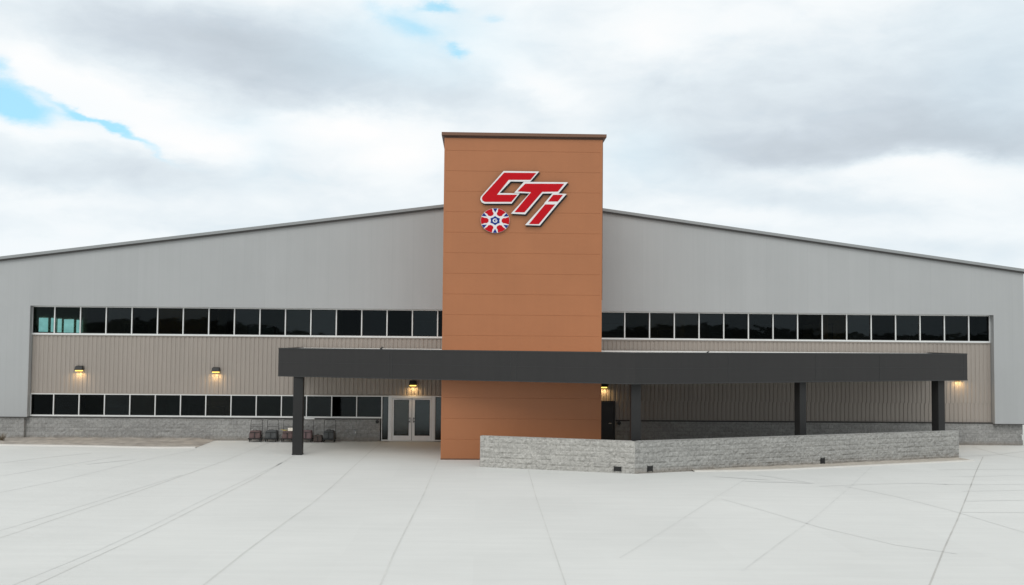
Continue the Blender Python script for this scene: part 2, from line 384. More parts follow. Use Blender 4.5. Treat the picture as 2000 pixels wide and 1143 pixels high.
# dirt bed at the left wall, with its kerb
b = MB()
n = 60
front = []
for i in range(n+1):
    x = -30 + (30-13.4)*i/n
    if x < -18: yf = -3.0 - .12*(x+22.8)*0 - .08*max(0, x+22)
    else: yf = -3.3 - .35*min(1, (x+18)/3) - .15*math.sin((x+18)*.8)
    front.append((x, yf))
rows = 9
grid = []
for j in range(rows+1):
    row = []
    for i, (x, yf) in enumerate(front):
        y = -.02 + (yf+.02)*j/rows
        xx = x
        z = .010 + (.09*(1-j/rows)**1.5 + random.uniform(0, .03)*(j < rows))*min(1, (n-i)/3)
        row.append(b.b.verts.new((xx, y, z)))
    grid.append(row)
for j in range(rows):
    for i in range(n): b.b.faces.new((grid[j][i], grid[j+1][i], grid[j+1][i+1], grid[j][i+1]))
tag(b.build('dirt_bed', 'dirt', smooth=True), kind='structure')
def kerb(name, pts, w, h):
    b = MB()
    P = [Vector((x, y, 0)) for x, y in pts]; rings = []
    for i, p in enumerate(P):
        d = (P[min(i+1, len(P)-1)] - P[max(i-1, 0)]).normalized(); n = Vector((-d.y, d.x, 0))
        rings.append([b.b.verts.new(p - n*w*.55 - Vector((0, 0, .02))), b.b.verts.new(p - n*w*.45 + Vector((0, 0, h))), b.b.verts.new(p + n*w*.5 + Vector((0, 0, h))), b.b.verts.new(p + n*w*.5 - Vector((0, 0, .02)))])
    for u, v in zip(rings, rings[1:]):
        for k in range(4): b.b.faces.new((u[k], u[(k+1) % 4], v[(k+1) % 4], v[k]))
    b.b.faces.new(rings[0]); b.b.faces.new(rings[-1][::-1])
    return tag(b.build(name, 'kerb'), kind='structure')
kerb('kerb', [(x, y-.08) for x, y in front[::3]] + [], .22, .06)
# ------------------------------------------------------------------ low split-face wall
WA, WB, WC = Vector((0, -10.25, 0)), Vector((6.106, -12.178, 0)), Vector((21.83, -6.29, 0))
WH = 1.265
def rough_wall(name, A, B, h, m, parent, thick=.3, step=.05, amp=.036, z0=-.02, caps=(True, True), endm=None):
    """split-face block wall from A to B (front face), every block with its own broken face"""
    d = (B-A); L = d.length; d.normalize(); n = Vector((d.y, -d.x, 0))     # outward (toward camera)
    if n.y > 0: n = -n
    b = MB(); nu = max(2, int(L/step)); nv = max(2, int((h-z0)/step))
    rnd = random.Random(hash((round(A.x, 2), round(B.x, 2))) & 0xffff)
    from mathutils import noise as N
    tilt = {}
    grid = []
    for j in range(nv+1):
        z = z0 + (h-z0)*j/nv; row = []
        for i in range(nu+1):
            u = L*i/nu
            r = int(z/.2) if z > 0 else 0; q = int((u + (.2 if r % 2 else 0))/.4)
            k = (r, q)
            if k not in tilt: tilt[k] = (rnd.uniform(-1, 1), rnd.uniform(-1, 1), rnd.uniform(0, 1))
            tx, tz, o = tilt[k]
            lu = ((u + (.2 if r % 2 else 0)) % .4)/.4-.5; lz = ((z % .2)/.2-.5)
            off = amp*(.55*o + .5*tx*lu + .5*tz*lz) + amp*.9*N.noise(Vector((u*7+A.x, z*9, 3.1))) + amp*.6*N.noise(Vector((u*21, z*24, A.x)))
            edge = min(.5-abs(lu), (.5-abs(lz))*.5)
            if edge < .06: off -= amp*.5
            if j in (0, nv) or i in (0, nu): off = 0
            row.append(b.b.verts.new((u, off, z)))
        grid.append(row)
    for j in range(nv):
        for i in range(nu): b.b.faces.new((grid[j][i], grid[j][i+1], grid[j+1][i+1], grid[j+1][i]))
    # back, top, ends
    def V(u, o, z): return b.b.verts.new((u, o, z))
    t0, t1 = V(0, -thick, h), V(L, -thick, h); q0, q1 = V(0, -thick, z0), V(L, -thick, z0)
    b.b.faces.new([*grid[nv], t1, t0]); b.b.faces.new((q0, q1, t1, t0))
    b.b.faces.new([*[g[0] for g in grid], t0, q0]); b.b.faces.new([*[g[-1] for g in grid], t1, q1])
    # local frame: x along wall, -y outward
    for v in b.b.verts: v.co.y = -v.co.y
    o = b.build(name, m, parent)
    ang = math.atan2(d.y, d.x); o.location = A; o.rotation_euler.z = ang
    if n.dot(Vector((math.sin(ang), -math.cos(ang), 0))) < 0: raise RuntimeError
    return o
sw = tag(empty('retaining_wall', (6.1, -11.9, 0)), 'low pale grey split face block wall bending in front of the terracotta tower and canopy columns', 'low wall')
def under(parent, o):      # keep world place when parenting to a translated empty
    o.parent = parent; o.location = o.location - parent.location; return o
o = under(sw, rough_wall('wall', WA, WB, WH, 'block_pale', None)); o['label'] = 'paler left section of the low wall in front of the tower'
o = under(sw, rough_wall('wall', WB, WC, WH, 'block_grey', None)); o['label'] = 'greyer right section of the low wall running back to its far end'
# top coping left bare as in the picture; drainage vents at the foot
def vent(A, B, s, w=.26, h=.2, z=.08):
    d = (B-A).normalized(); ang = math.atan2(d.y, d.x)
    b = MB()
    b.box(-w/2, w/2, -.035, -.010, z, z+h, 0)
    for k in range(4): b.box(-w/2+.015, w/2-.015, -.05, -.035, z+.02+k*.045, z+.04+k*.045, 1)
    b.box(-w/2-.02, -w/2, -.055, -.005, z-.02, z+h+.02, 1); b.box(w/2, w/2+.02, -.055, -.005, z-.02, z+h+.02, 1)
    o = b.build('drain_vent', ['vent', 'black']); o.rotation_euler.z = ang; o.location = A + d*s; return under(sw, o)
vent(WA, WB, 5.72, .26, .17); vent(WB, WC, .66, .20, .20); vent(WB, WC, 9.1, .16, .22)
# gravel bed and thin kerb along the right part of the wall
dW = (WC-WB).normalized(); nW = Vector((dW.y, -dW.x, 0))
b = MB(); P0 = []; P1 = []; N_ = 40
for i in range(N_+1):
    s = 2.6 + 14.1*i/N_; w = min(.15+.22*i*14.1/N_, .85) + .04*math.sin(i)
    p = WB + dW*s; P0.append(b.b.verts.new((p.x, p.y, .05+random.uniform(0, .02)))); q = p + nW*w; P1.append(b.b.verts.new((q.x, q.y, .03)))
for i in range(N_): b.b.faces.new((P0[i], P1[i], P1[i+1], P0[i+1]))
tag(b.build('gravel_bed', 'gravel'), kind='structure')
kerb('gravel_bed_kerb', [tuple((WB + dW*(2.6+14.1*i/10) + nW*(min(.15+.22*i*1.41, .85)+.06))[:2]) for i in range(11)], .12, .05)

# ------------------------------------------------------------------ the warehouse
XL, XR, XM = -24.75, 28.14, 1.75
RL, RR = -22.73, 26.53          # edges of the recessed ribbed and glazed bay
ZH, ZS = 6.73, 5.32             # upper windows: head, sill
HS = .1315
def roof_z(x): return 12.56 - HS*abs(x-XM)
REC = -.34                      # upper panels stand this far in front of the glazing plane
bld = tag(empty('warehouse', (XM, 0, 0)), 'wide grey metal warehouse with low gable roof, ribbon windows and taupe ribbed siding', 'warehouse')
def part(mb, name, m, parent=bld, **kw):
    o = mb.build(name, m, parent, **kw)
    if parent is bld: o.location = -Vector(bld.location)
    return o
# upper insulated-panel wall, with the two piers beside the recess: one extruded outline
b = MB()
outl = [(XL, 1.15), (RL, 1.15), (RL, ZH), (RR, ZH), (RR, 1.12), (XR, 1.12), (XR, roof_z(XR)-.12), (XM, roof_z(XM)-.12), (XL, roof_z(XL)-.12)]
b.plate(outl, REC, .12)
part(b, 'upper_wall', 'panel')
b = MB()   # side and rear walls
b.quad((XL+.01, .12, -.02), (XL+.01, 48, -.02), (XL+.01, 48, roof_z(XL)-.12), (XL+.01, .12, roof_z(XL)-.12))
b.quad((XR-.01, .12, -.02), (XR-.01, 48, -.02), (XR-.01, 48, roof_z(XR)-.12), (XR-.01, .12, roof_z(XR)-.12))
b.b.faces.new([b.b.verts.new(p) for p in ((XL+.01, 48, -.02), (XR-.01, 48, -.02), (XR-.01, 48, roof_z(XR)-.12), (XM, 48, roof_z(XM)-.12), (XL+.01, 48, roof_z(XL)-.12))])
part(b, 'side_walls', 'panel')
# roof slopes and rake trim
b = MB()
for a, c in ((XL-.35, XM), (XM, XR+.35)):
    for z in (0,):
        vs = [(a, REC-.10, roof_z(a)), (c, REC-.10, roof_z(c)), (c, 48.3, roof_z(c)), (a, 48.3, roof_z(a))]
        lo = [(x, y, z-.11) for x, y, z in vs]
        A = [b.b.verts.new(p) for p in vs]; B_ = [b.b.verts.new(p) for p in lo]
        b.b.faces.new(A); b.b.faces.new(B_[::-1])
        for i in range(4): b.b.faces.new((A[i], A[(i+1) % 4], B_[(i+1) % 4], B_[i]))
part(b, 'roof', 'trim')
for a, c in ((XL-.35, XM), (XM, XR+.35)):
    b = MB()
    def slat(y0, y1, up_, dn, mi):
        P = [(a, roof_z(a)+up_), (c, roof_z(c)+up_), (c, roof_z(c)-dn), (a, roof_z(a)-dn)]
        if a > c: P = P[::-1]
        b.plate(P, y0, y1, mi)
    slat(REC-.150, REC-.103, .045, .10, 0); slat(REC-.135, REC-.105, -.103, .185, 1); slat(REC-.04, REC-.003, -.12, .20, 0)
    part(b, 'rake_trim', ['trim', 'trim_dark'])

# ribbed siding
def ribbed(x0, x1, z0, z1, y=0.0, pitch=.2205):
    b = MB(); xs = []; x = x0
    prof = ((0, 0), (.115, 0), (.138, .026), (.197, .026))
    k = 0
    while x < x1:
        for dx, dy in prof:
            if x+dx < x1: xs.append((x+dx, y+dy))
        x += pitch
    xs.append((x1, y))
    lo = [b.b.verts.new((px, py, z0)) for px, py in xs]; hi = [b.b.verts.new((px, py, z1)) for px, py in xs]
    for i in range(len(xs)-1): b.b.faces.new((lo[i], lo[i+1], hi[i+1], hi[i]))
    return part(b, 'ribbed_siding', 'rib')
LWH, LWS = 2.33, 1.20
ribbed(RL+.02, -1.4, LWH+.02, ZS-.07)
ribbed(5.0, RR-.02, 2.14, ZS-.06)
ribbed(6.93, RR-.02, 1.17, 2.14)
# flashings
b = MB()
b.box(RL+.01, -1.6, -.05, .03, LWH-.015, LWH+.03); b.box(RL+.01, -1.6, -.035, .03, ZS-.085, ZS-.05)
b.box(5.1, RR-.01, -.035, .03, ZS-.085, ZS-.05)
part(b, 'siding_trim', 'rib')
for q in ((6.93, RR, -.11, .05, 1.11, 1.165), (RR, XR+.02, REC-.02, .05, 1.085, 1.118), (XL-.02, RL, REC-.02, .05, 1.12, 1.148), (RL, -5.15, -.11, .02, LWS-.085, LWS-.045)):
    b = MB(); b.box(*q); part(b, 'base_flashing', 'trim_dark')

# block base of the building
for (a, c, h, y) in ((XL, -22.9, 1.12, -.26), (-22.9, -5.1, LWS-.09, -.07), (6.95, XR-.02, 1.105, -.07)):
    o = rough_wall('block_base', Vector((a, y, 0)), Vector((c, y, 0)), h, 'block', None, thick=.2, step=.085, amp=.02)
    under(bld, o)
b = MB(); b.box(6.86, 6.95, -.05, .1, -.01, 1.17)
part(b, 'base_end_trim', 'rib')

# interior shells (dark rooms behind the glass)
b = MB()
def room(x0, x1, z0, z1, depth):
    y0 = .25
    b.quad((x0, depth, z0), (x1, depth, z0), (x1, depth, z1), (x0, depth, z1), mi=0)
    b.quad((x0, y0, z0), (x1, y0, z0), (x1, depth, z0), (x0, depth, z0), mi=1)
    b.quad((x0, y0, z1), (x1, y0, z1), (x1, depth, z1), (x0, depth, z1), mi=0)
    b.quad((x0, y0, z0), (x0, depth, z0), (x0, depth, z1), (x0, y0, z1), mi=0)
    b.quad((x1, y0, z0), (x1, depth, z0), (x1, depth, z1), (x1, y0, z1), mi=0)
room(XL+.1, -20.1, 4.1, 7.1, 3.05); room(-20.05, -13.5, 4.1, 7.1, 5); room(-13.45, -7.2, 4.1, 7.1, 3.4); room(-7.15, .5, 4.1, 7.1, 6)
room(3, 10.5, 4.1, 7.1, 4.2); room(10.55, 18, 4.1, 7.1, 6.5); room(18.05, 28, 4.1, 7.1, 4.5)
room(XL+.1, -16, .02, 2.9, 5); room(-15.95, -9.6, .02, 2.9, 3.8); room(-9.55, -.5, .02, 2.9, 6)
part(b, 'interior_rooms', ['inside', 'inside_floor'])
rr = random.Random(3)
for (x0, x1, zf) in ((-18.6, -2, 4.1), (6, 26, 4.1), (-22, -6, .02)):
    x = x0
    while x < x1:
        w = rr.uniform(.7, 1.8); h = rr.choice([.75, 1.1, 1.5, 1.95]) + (.6 if zf > 1 else 0); y = rr.uniform(.9, 2.6)
        b = MB(); b.box(x, min(x+w, x1), y, y+.6, zf+.02, zf+.02+h); b.box(x-.02, min(x+w, x1)+.02, y-.02, y+.62, zf+.02+h, zf+.06+h)
        for q in range(1, int(h/.45)+1): b.box(x+.04, min(x+w, x1)-.04, y-.012, y, zf+.02+(q-1)*h/int(h/.45)+.03, zf+.02+q*h/int(h/.45)-.02, 1)
        part(b, 'cabinet', rr.choice([['desk', 'desk'], ['desk', 'trim'], ['block', 'desk'], ['trim', 'desk'], ['maroon', 'desk']]))
        x += w + rr.uniform(.4, 2.0)
# glowing panels standing in for daylight seen through the corner room
for (x0, x1, z0, z1) in ((-23.70, -23.23, 5.43, 6.175), (-23.06, -22.80, 5.43, 6.17), (-22.71, -22.51, 5.41, 6.13), (-22.37, -21.87, 5.39, 6.11), (-21.71, -21.43, 5.39, 6.08)):
    b = MB(); b.box(x0, x1, 3.0, 3.04, z0, z1)
    part(b, 'daylight_panel', 'daylit')

# windows: every unit a frame with its own pane
def window(x0, x1, z0, z1, bottom=.085, fr=.052, head=.045, gl='glass'):
    b = MB(); y0, y1 = -.045, .05
    h = fr/2
    a = x0 + h; c = x1 - h
    b.box(x0, x1, y0-.012, y1, z0, z0+bottom); b.box(x0, x1, y0, y1, z1-head, z1)
    b.box(x0, a, y0, y1, z0+bottom, z1-head); b.box(c, x1, y0, y1, z0+bottom, z1-head)
    g = .028
    for q in ((a, a+g, z0+bottom, z1-head), (c-g, c, z0+bottom, z1-head), (a+g, c-g, z0+bottom, z0+bottom+g), (a+g, c-g, z1-head-g, z1-head)):
        b.box(q[0], q[1], .004, .03, q[2], q[3], 1)
    f = part(b, 'window', ['alu', 'gasket'])
    b = MB(); b.box(a+.004, c-.004, .032, .040, z0+bottom+.003, z1-head-.003)
    b.build('pane', gl, f)
    return f
ml = [-22.74] + [-21.627 + 1.2925*k for k in range(17)]
for a, c in zip(ml, ml[1:]):
    if c < -.5: window(a, c, ZS-.045, ZH-.005)
mr = [5.0, 6.11] + [7.388 + 1.284*k for k in range(15)] + [26.47]
for a, c in zip(mr, mr[1:]): window(a, c, ZS-.03, ZH-.005)
mlow = [-22.70] + [-21.557 + 1.271*k for k in range(14)]
for a, c in zip(mlow, mlow[1:]): window(a, c, LWS-.035, LWH-.018, bottom=.075, fr=.046, gl='glass_low')
b = MB(); b.box(26.47, RR, -.045, .05, ZS-.03, ZH-.005); part(b, 'jamb_trim', 'panel')
b = MB(); b.box(RL, -22.70, -.02, .05, LWS-.04, LWH); part(b, 'jamb_trim', 'panel')

# entrance: sidelights, frame, double doors
ent_z = 2.325
window(-5.034, -4.66, .03, ent_z-.01, bottom=.06, fr=.07, gl='glass_door'); window(-2.335, -1.72, .03, ent_z-.01, bottom=.06, fr=.07, gl='glass_door')
b = MB(); b.box(-4.66, -4.50, -.06, .06, .02, ent_z); b.box(-2.49, -2.335, -.06, .06, .02, ent_z); b.box(-4.50, -2.49, -.06, .06, 2.20, ent_z); b.box(-4.50, -2.49, -.05, .06, .015, .045)
part(b, 'door_frame', 'alu_door', bevel=.006)
def leaf(x0, x1, hx):
    b = MB(); y0, y1 = -.035, .01
    z0, z1 = .055, 2.19
    gx0, gx1 = (x0+.08, x1-.14) if hx > (x0+x1)/2 else (x0+.14, x1-.08)
    gz0, gz1 = .30, 2.12
    b.box(x0, gx0, y0, y1, z0, z1); b.box(gx1, x1, y0, y1, z0, z1); b.box(gx0, gx1, y0, y1, z0, gz0); b.box(gx0, gx1, y0, y1, gz1, z1)
    for q in ((gx0, gx0+.02, gz0, gz1), (gx1-.02, gx1, gz0, gz1), (gx0+.02, gx1-.02, gz0, gz0+.02), (gx0+.02, gx1-.02, gz1-.02, gz1)): b.box(q[0], q[1], -.03, -.012, q[2], q[3], 1)
    d = part(b, 'door', ['alu_door', 'gasket'])
    b = MB(); b.box(gx0+.003, gx1-.003, -.012, -.004, gz0+.003, gz1-.003); b.build('pane', 'glass_door', d)
    b = MB(); s = .06 if hx > (x0+x1)/2 else -.06
    b.tube([(hx, -.04, .96), (hx, -.10, .96), (hx, -.10, 1.22), (hx, -.04, 1.22)], .012)
    b.box(min(hx, hx-s*1.6), max(hx, hx-s*1.6), -.055, -.04, .99, 1.03); b.box(min(hx, hx-s*1.6), max(hx, hx-s*1.6), -.055, -.04, 1.17, 1.20)
    b.build('handle', 'black', d)
leaf(-4.49, -3.505, -3.575); leaf(-3.485, -2.50, -3.415)
b = MB(); b.box(-3.505, -3.485, -.02, .01, .055, 2.19); part(b, 'meeting_stile', 'gasket')
# service door right of the tower
b = MB(); b.box(5.82, 5.90, -.06, .05, 0, 2.14); b.box(6.84, 6.91, -.06, .05, 0, 2.14); b.box(5.90, 6.84, -.06, .05, 2.08, 2.14)
part(b, 'service_door_frame', 'black')
b = MB(); b.box(5.91, 6.83, -.03, .02, .01, 2.075); b.box(6.0, 6.74, -.036, -.03, .25, 1.0); b.box(6.0, 6.74, -.036, -.03, 1.2, 1.95)
d = part(b, 'service_door', 'door_dark'); b = MB(); b.tube([(6.72, -.03, 1.0), (6.72, -.09, 1.0), (6.58, -.09, 1.0)], .014); b.build('handle', 'alu', d)
b = MB(); b.box(5.0, 5.82, -.02, .05, 0, 2.14)
part(b, 'wall_infill', 'rib')
# entry wall behind tower
b = MB(); b.box(-1.72, 5.0, .0, .05, 0, ZH)
part(b, 'rear_infill', 'rib')

# ------------------------------------------------------------------ terracotta tower
TX0, TX1, TY0, TZ = -1.70, 5.27, -7.82, 14.12
tw = tag(empty('entrance_tower', ((TX0+TX1)/2, TY0, 0)), 'tall terracotta panelled entrance tower rising above the roof, carrying the sign', 'tower')
def tpart(mb, name, m, **kw):
    o = mb.build(name, m, tw, **kw); o.location = -Vector(tw.location); return o
b = MB(); gz = []; z = 13.532
while z > .05: gz.append(z); z -= .9035
prof = [(TZ, 0)]
for z in gz: prof += [(z+.010, 0), (z+.005, .009), (z-.005, .009), (z-.010, 0)]
prof.append((-.01, 0))
rings = [[b.b.verts.new(p) for p in ((TX0+d, TY0+d, z), (TX1-d, TY0+d, z), (TX1-d, -.01, z), (TX0+d, -.01, z))] for z, d in prof]
for u, v in zip(rings, rings[1:]):
    for i in range(4): b.b.faces.new((u[i], u[(i+1) % 4], v[(i+1) % 4], v[i]))
b.b.faces.new(rings[0])
wl = tpart(b, 'wall', 'orange')
b = MB()
for x in (TX0-.006, TX1-.085): b.box(x, x+.09, TY0-.006, TY0+.09, 0, TZ)
tpart(b, 'corner_trim', 'orange'); 
b = MB(); b.box(TX1+.004, TX1+.03, TY0+.0, TY0+.12, 7.0, TZ); tpart(b, 'edge_trim', 'orange_trim')
b = MB(); o_ = .14
b.box(TX0-.08, TX1+o_-.02, TY0-.10, .4, TZ+.02, TZ+.06, 0)
b.box(TX0-.13, TX1+o_+.03, TY0-.15, .43, TZ+.06, TZ+.20, 1)
b.box(TX0-.03, TX1+.05, TY0-.04, .35, TZ-.03, TZ+.02, 0)
tpart(b, 'cap', ['cap', 'orange_trim'], bevel=.01)
b = MB(); b.box(TX0-.012, TX1+.012, TY0-.012, TY0+.3, 0, .055); tpart(b, 'base_flashing', 'orange_trim')

# sign letters
C_OUT=[(0.909,12.627),(2.472,12.625),(2.079,12.168),(1.223,12.168),(0.741,11.652),(1.623,11.646),(1.273,11.19),(0.068,11.175),(-0.041,11.232),(-0.107,11.356),(-0.079,11.481)]
C_RED=[(0.93,12.55),(2.342,12.558),(2.09,12.251),(1.134,12.238),(0.624,11.573),(1.523,11.585),(1.255,11.267),(0.097,11.252),(-0.007,11.31),(-0.037,11.416),(0.006,11.505)]
T_OUT=[(1.799,12.158),(3.741,12.167),(3.33,11.668),(2.639,11.653),(1.873,10.724),(1.242,10.746),(2.048,11.651),(1.381,11.666)]
T_RED=[(1.864,12.075),(3.573,12.094),(3.3,11.745),(2.609,11.724),(1.84,10.813),(1.4,10.813),(2.121,11.706),(1.528,11.733)]
I_OUT=[(3.073,11.671),(3.686,11.649),(3.298,11.199),(2.52,10.241),(1.865,10.251),(2.693,11.191),(2.713,11.239)]
I_DOT=[(3.094,11.6),(3.526,11.606),(3.298,11.306),(2.864,11.3)]
I_RED=[(2.743,11.174),(3.18,11.174),(2.472,10.3),(2.036,10.294)]
sg = tag(empty('letter_sign', (1.8, TY0-.03, 11.4)), 'large slanted red letters with white outlines high on the tower face', 'sign')
def spart(mb, name, m, parent=sg):
    o = mb.build(name, m, parent)
    if parent is sg: o.location = -Vector(sg.location)
    return o
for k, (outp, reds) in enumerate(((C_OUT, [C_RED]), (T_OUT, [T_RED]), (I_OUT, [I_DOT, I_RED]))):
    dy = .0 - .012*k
    b = MB(); b.plate(outp, TY0-.16+dy, TY0-.06, 0, side=1); L_ = spart(b, 'letter', ['white', 'black'])
    b = MB()
    for r in reds: b.plate(r, TY0-.168+dy, TY0-.158+dy)
    b.build('letter_face', 'red', L_)
    b = MB(); b.plate([(x+.055, z-.05) for x, z in outp], TY0-.058+.004*k, TY0-.004); b.build('letter_shadow', 'black', L_)  # black plate shifted down and right, standing in for the letter's shadow

# round emblem
EX, EZ, RX, RZ = .556, 10.44, .635, .545
em = tag(empty('emblem_sign', (EX, TY0-.05, EZ)), 'round red, white and navy wheel shaped emblem below the red letters', 'sign')
def ell(r, a): return (r*RX*math.cos(a), r*RZ*math.sin(a))
def epart(mb, name, m): return mb.build(name, m, em)
N2 = 72
b = MB(); b.plate([ell(1, 2*math.pi*i/N2) for i in range(N2)], -.06, .04, 0, side=1); epart(b, 'disc', ['white', 'black'])
for k in range(6):
    a = math.radians(60*k)
    pts = [ell(.985, a+math.radians(d)) for d in (-18, -13, -9, -4, 0, 4, 9, 13, 18)]
    for d in range(6):
        th = math.radians(70 + d*44)
        x, y = .65 + .215*math.cos(th), .225*math.sin(th)
        r_ = math.hypot(x, y); q = math.atan2(y, x); pts.append(ell(r_, a+q))
    b = MB(); b.plate(pts, -.068, -.058); epart(b, 'red_lobe', 'red')
    a += math.radians(30)
    b = MB(); b.plate([ell(.985, a-.15), ell(.985, a), ell(.985, a+.15), ell(.66, a)], -.067, -.058); epart(b, 'navy_wedge', 'blue')
b = MB(); pts = []
for k in range(6): pts += [ell(.37, math.radians(60*k+30)), ell(.29, math.radians(60*k+60))]
b.plate(pts, -.069, -.058); epart(b, 'navy_hub', 'blue')
b = MB()
arc = [math.radians(x) for x in range(40, 331, 29)]
b.plate([ell(.17, a) for a in arc] + [ell(.095, a) for a in reversed(arc)], -.073, -.068)
b.plate([(.005, .01), (.105, .01), (.105, -.025), (.005, -.025)], -.073, -.068)
epart(b, 'hub_letter', 'white')

# ------------------------------------------------------------------ canopy
CA, CB, CC = Vector((-9.12, -6.12, 0)), Vector((6.17, -11.62, 0)), Vector((23.20, -4.33, 0))
CZ0, CZ1 = 3.49, 4.76
cp = tag(empty('entrance_canopy', (6.17, -11.4, 0)), 'long charcoal metal canopy with deep fascia bent in front of the tower, on square columns', 'canopy')
def cpart(mb, name, m, **kw):
    o = mb.build(name, m, cp, **kw); o.location = -Vector(cp.location); return o
def offset(P, Q, y):    # points shifted behind the face
    d = (Q-P).normalized(); n = Vector((-d.y, d.x, 0)); return P+n*y, Q+n*y
pin = [(-9.0, -.06), (-9.0, CA.y+.06), (6.17, CB.y+.1), (CC.x-.12, CC.y+.06), (CC.x-.12, -.06)]
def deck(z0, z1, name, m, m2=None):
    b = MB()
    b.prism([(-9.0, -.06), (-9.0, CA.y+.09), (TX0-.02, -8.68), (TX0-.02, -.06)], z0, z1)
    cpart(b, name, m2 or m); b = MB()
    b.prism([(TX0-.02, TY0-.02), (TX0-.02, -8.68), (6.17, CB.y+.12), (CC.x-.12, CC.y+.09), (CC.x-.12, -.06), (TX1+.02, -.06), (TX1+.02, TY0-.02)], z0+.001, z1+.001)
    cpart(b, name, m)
deck(CZ1-.08, CZ1-.03, 'roof_deck', 'white_roof'); deck(CZ0+.10, CZ0+.16, 'soffit', 'soffit', 'soffit_bounce')
def fascia(P, Q, name='fascia', cuts=(), lines=(.62,)):
    b = MB(); d = (Q-P); L = d.length; ang = math.atan2(d.y, d.x)
    # panel with shallow horizontal rib lines
    zs = [CZ0, CZ0+.03, CZ0+.035]
    b.box(0, L, 0, .08, CZ0, CZ1, 0)
    b.box(-.0, L, -.012, .0, CZ1-.05, CZ1+.012, 1); b.box(0, L, -.012, 0, CZ0-.004, CZ0+.045, 1)
    for zf in lines: b.box(.01, L-.01, -.006, 0, CZ0+zf, CZ0+zf+.018, 1)
    for c in cuts: b.box(c-.012, c+.012, -.007, 0, CZ0+.046, CZ1-.051, 1)
    o = b.build(name, ['char', 'char_seam'], cp); o.location = P-cp.location; o.rotation_euler.z = ang
    return o
fascia(CA, CB, cuts=(5.45, 5.6, 11.0, 11.25)); fascia(CB, CC, cuts=(4.6, 9.3, 13.0, 18.3))
fascia(CC, Vector((CC.x+.02, -.05, 0)), 'end_fascia'); 
b = MB(); b.box(CA.x, CA.x+.08, CA.y+.09, -.05, CZ0, CZ1); cpart(b, 'end_fascia', 'char')
def column(x, y, rz, w=.42, h=CZ0+.1):
    b = MB(); b.box(-w/2, w/2, -w/2, w/2, 0, h); b.box(-w/2-.012, w/2+.012, -w/2-.012, w/2+.012, 0, .06); 
    o = b.build('column', 'column', cp, bevel=.012); o.location = Vector((x, y, 0))-cp.location; o.rotation_euler.z = rz
    return o
a2 = math.atan2((CC-CB).y, (CC-CB).x)
column(-8.17, -6.16, 0, .43); column(6.30, -10.95, 0, .40); column(14.08, -7.75, a2, .36); column(21.72, -4.45, a2, .42)
# small fittings standing on the canopy edge
def fitting(x, y, label):
    r = tag(empty('roof_fitting', (x, y, CZ1+.01)), label, 'roof fitting')
    b = MB(); b.box(-.05, .05, -.03, .05, 0, .04); b.tube([(0, 0, .03), (.0, 0, .09), (.09, -.02, .06)], .022); b.build('bracket', 'black', r); return r
fitting(-4.35, -7.76, 'small black fitting on the canopy top edge left of the tower')
r_ = fitting(9.45, -10.1, 'tiny pale fitting on the canopy top edge right of the tower'); r_.scale = (.8, .8, .55)

# ------------------------------------------------------------------ wall lamps
def lamp(x, z, label):
    r = tag(empty('wall_lamp', (x, -.0, z)), label, 'wall lamp', 'lit wall lamps on the ribbed siding')
    b = MB()
    b.box(-.16, .16, -.05, .0, -.02, .20)
    prof = [(-.20, -.05, -.02), (-.20, -.30, -.02), (-.17, -.24, .17), (-.17, -.05, .20)]
    A = [b.b.verts.new(p) for p in prof]; B_ = [b.b.verts.new((-p[0], p[1], p[2])) for p in prof]
    b.b.faces.new(A); b.b.faces.new(B_[::-1])
    for i in range(4): b.b.faces.new((A[i], A[(i+1) % 4], B_[(i+1) % 4], B_[i]))
    b.build('housing', 'black', r, bevel=.008)
    b = MB(); b.box(-.165, .165, -.27, -.06, -.075, -.022); b.build('lens', 'lamp', r, bevel=.02)
    ld = bpy.data.lights.new('lamp_light', 'AREA'); ld.shape = 'RECTANGLE'; ld.size = .3; ld.size_y = .15; ld.energy = 12; ld.color = (1, .66, .30)
    lo = bpy.data.objects.new('lamp_light', ld); COL.objects.link(lo); lo.parent = r; lo.location = (0, -.17, -.085); lo.rotation_euler = (math.radians(-18), 0, 0)
    return r
lamp(-20.28, 3.52, 'lit wall lamp nearest the left end of the taupe siding')
lamp(-13.43, 3.50, 'lit wall lamp left of the canopy, above the ground floor windows')
lamp(-3.45, 2.90, 'lit wall lamp above the glass double doors')
lamp(6.30, 2.88, 'lit wall lamp above the dark service door beside the tower')
lamp(24.78, 3.42, 'lit wall lamp just below the right end of the canopy')

# ------------------------------------------------------------------ small wall fittings
r = tag(empty('door_button', (-5.24, -.08, 1.0)), 'round black door button on the block wall left of the glass doors', 'button')
b = MB(); b.tube([(0, -.01, 0), (0, -.07, 0)], .085, 16); b.build('button_housing', 'black', r); b = MB(); b.tube([(0, -.07, 0), (0, -.09, 0)], .05, 14); b.build('button_face', 'vent', r)
r = tag(empty('bell', (7.1, -.07, 1.02)), 'round black bell on the wall right of the service door', 'bell')
b = MB(); b.box(-.05, .05, -.03, .03, -.08, .08); b.build('back_plate', 'black', r); b = MB(); b.tube([(0, -.03, 0), (0, -.08, 0), (0, -.11, 0)], .09, 16); b.build('gong', 'black', r)
r = tag(empty('wall_tap', (-6.35, -.1, .45)), 'small pale tap box on the block wall near the doors', 'tap')
b = MB(); b.box(-.07, .07, -.03, .01, -.10, .12); b.build('box', 'trim', r); b = MB(); b.tube([(.02, -.03, .03), (.02, -.10, .03), (.02, -.11, -.03)], .018); b.build('spout', 'alu', r)
r = tag(empty('downspout', (28.2, -.28, 0)), 'dark downspout with elbow at the right corner of the warehouse', 'downspout')
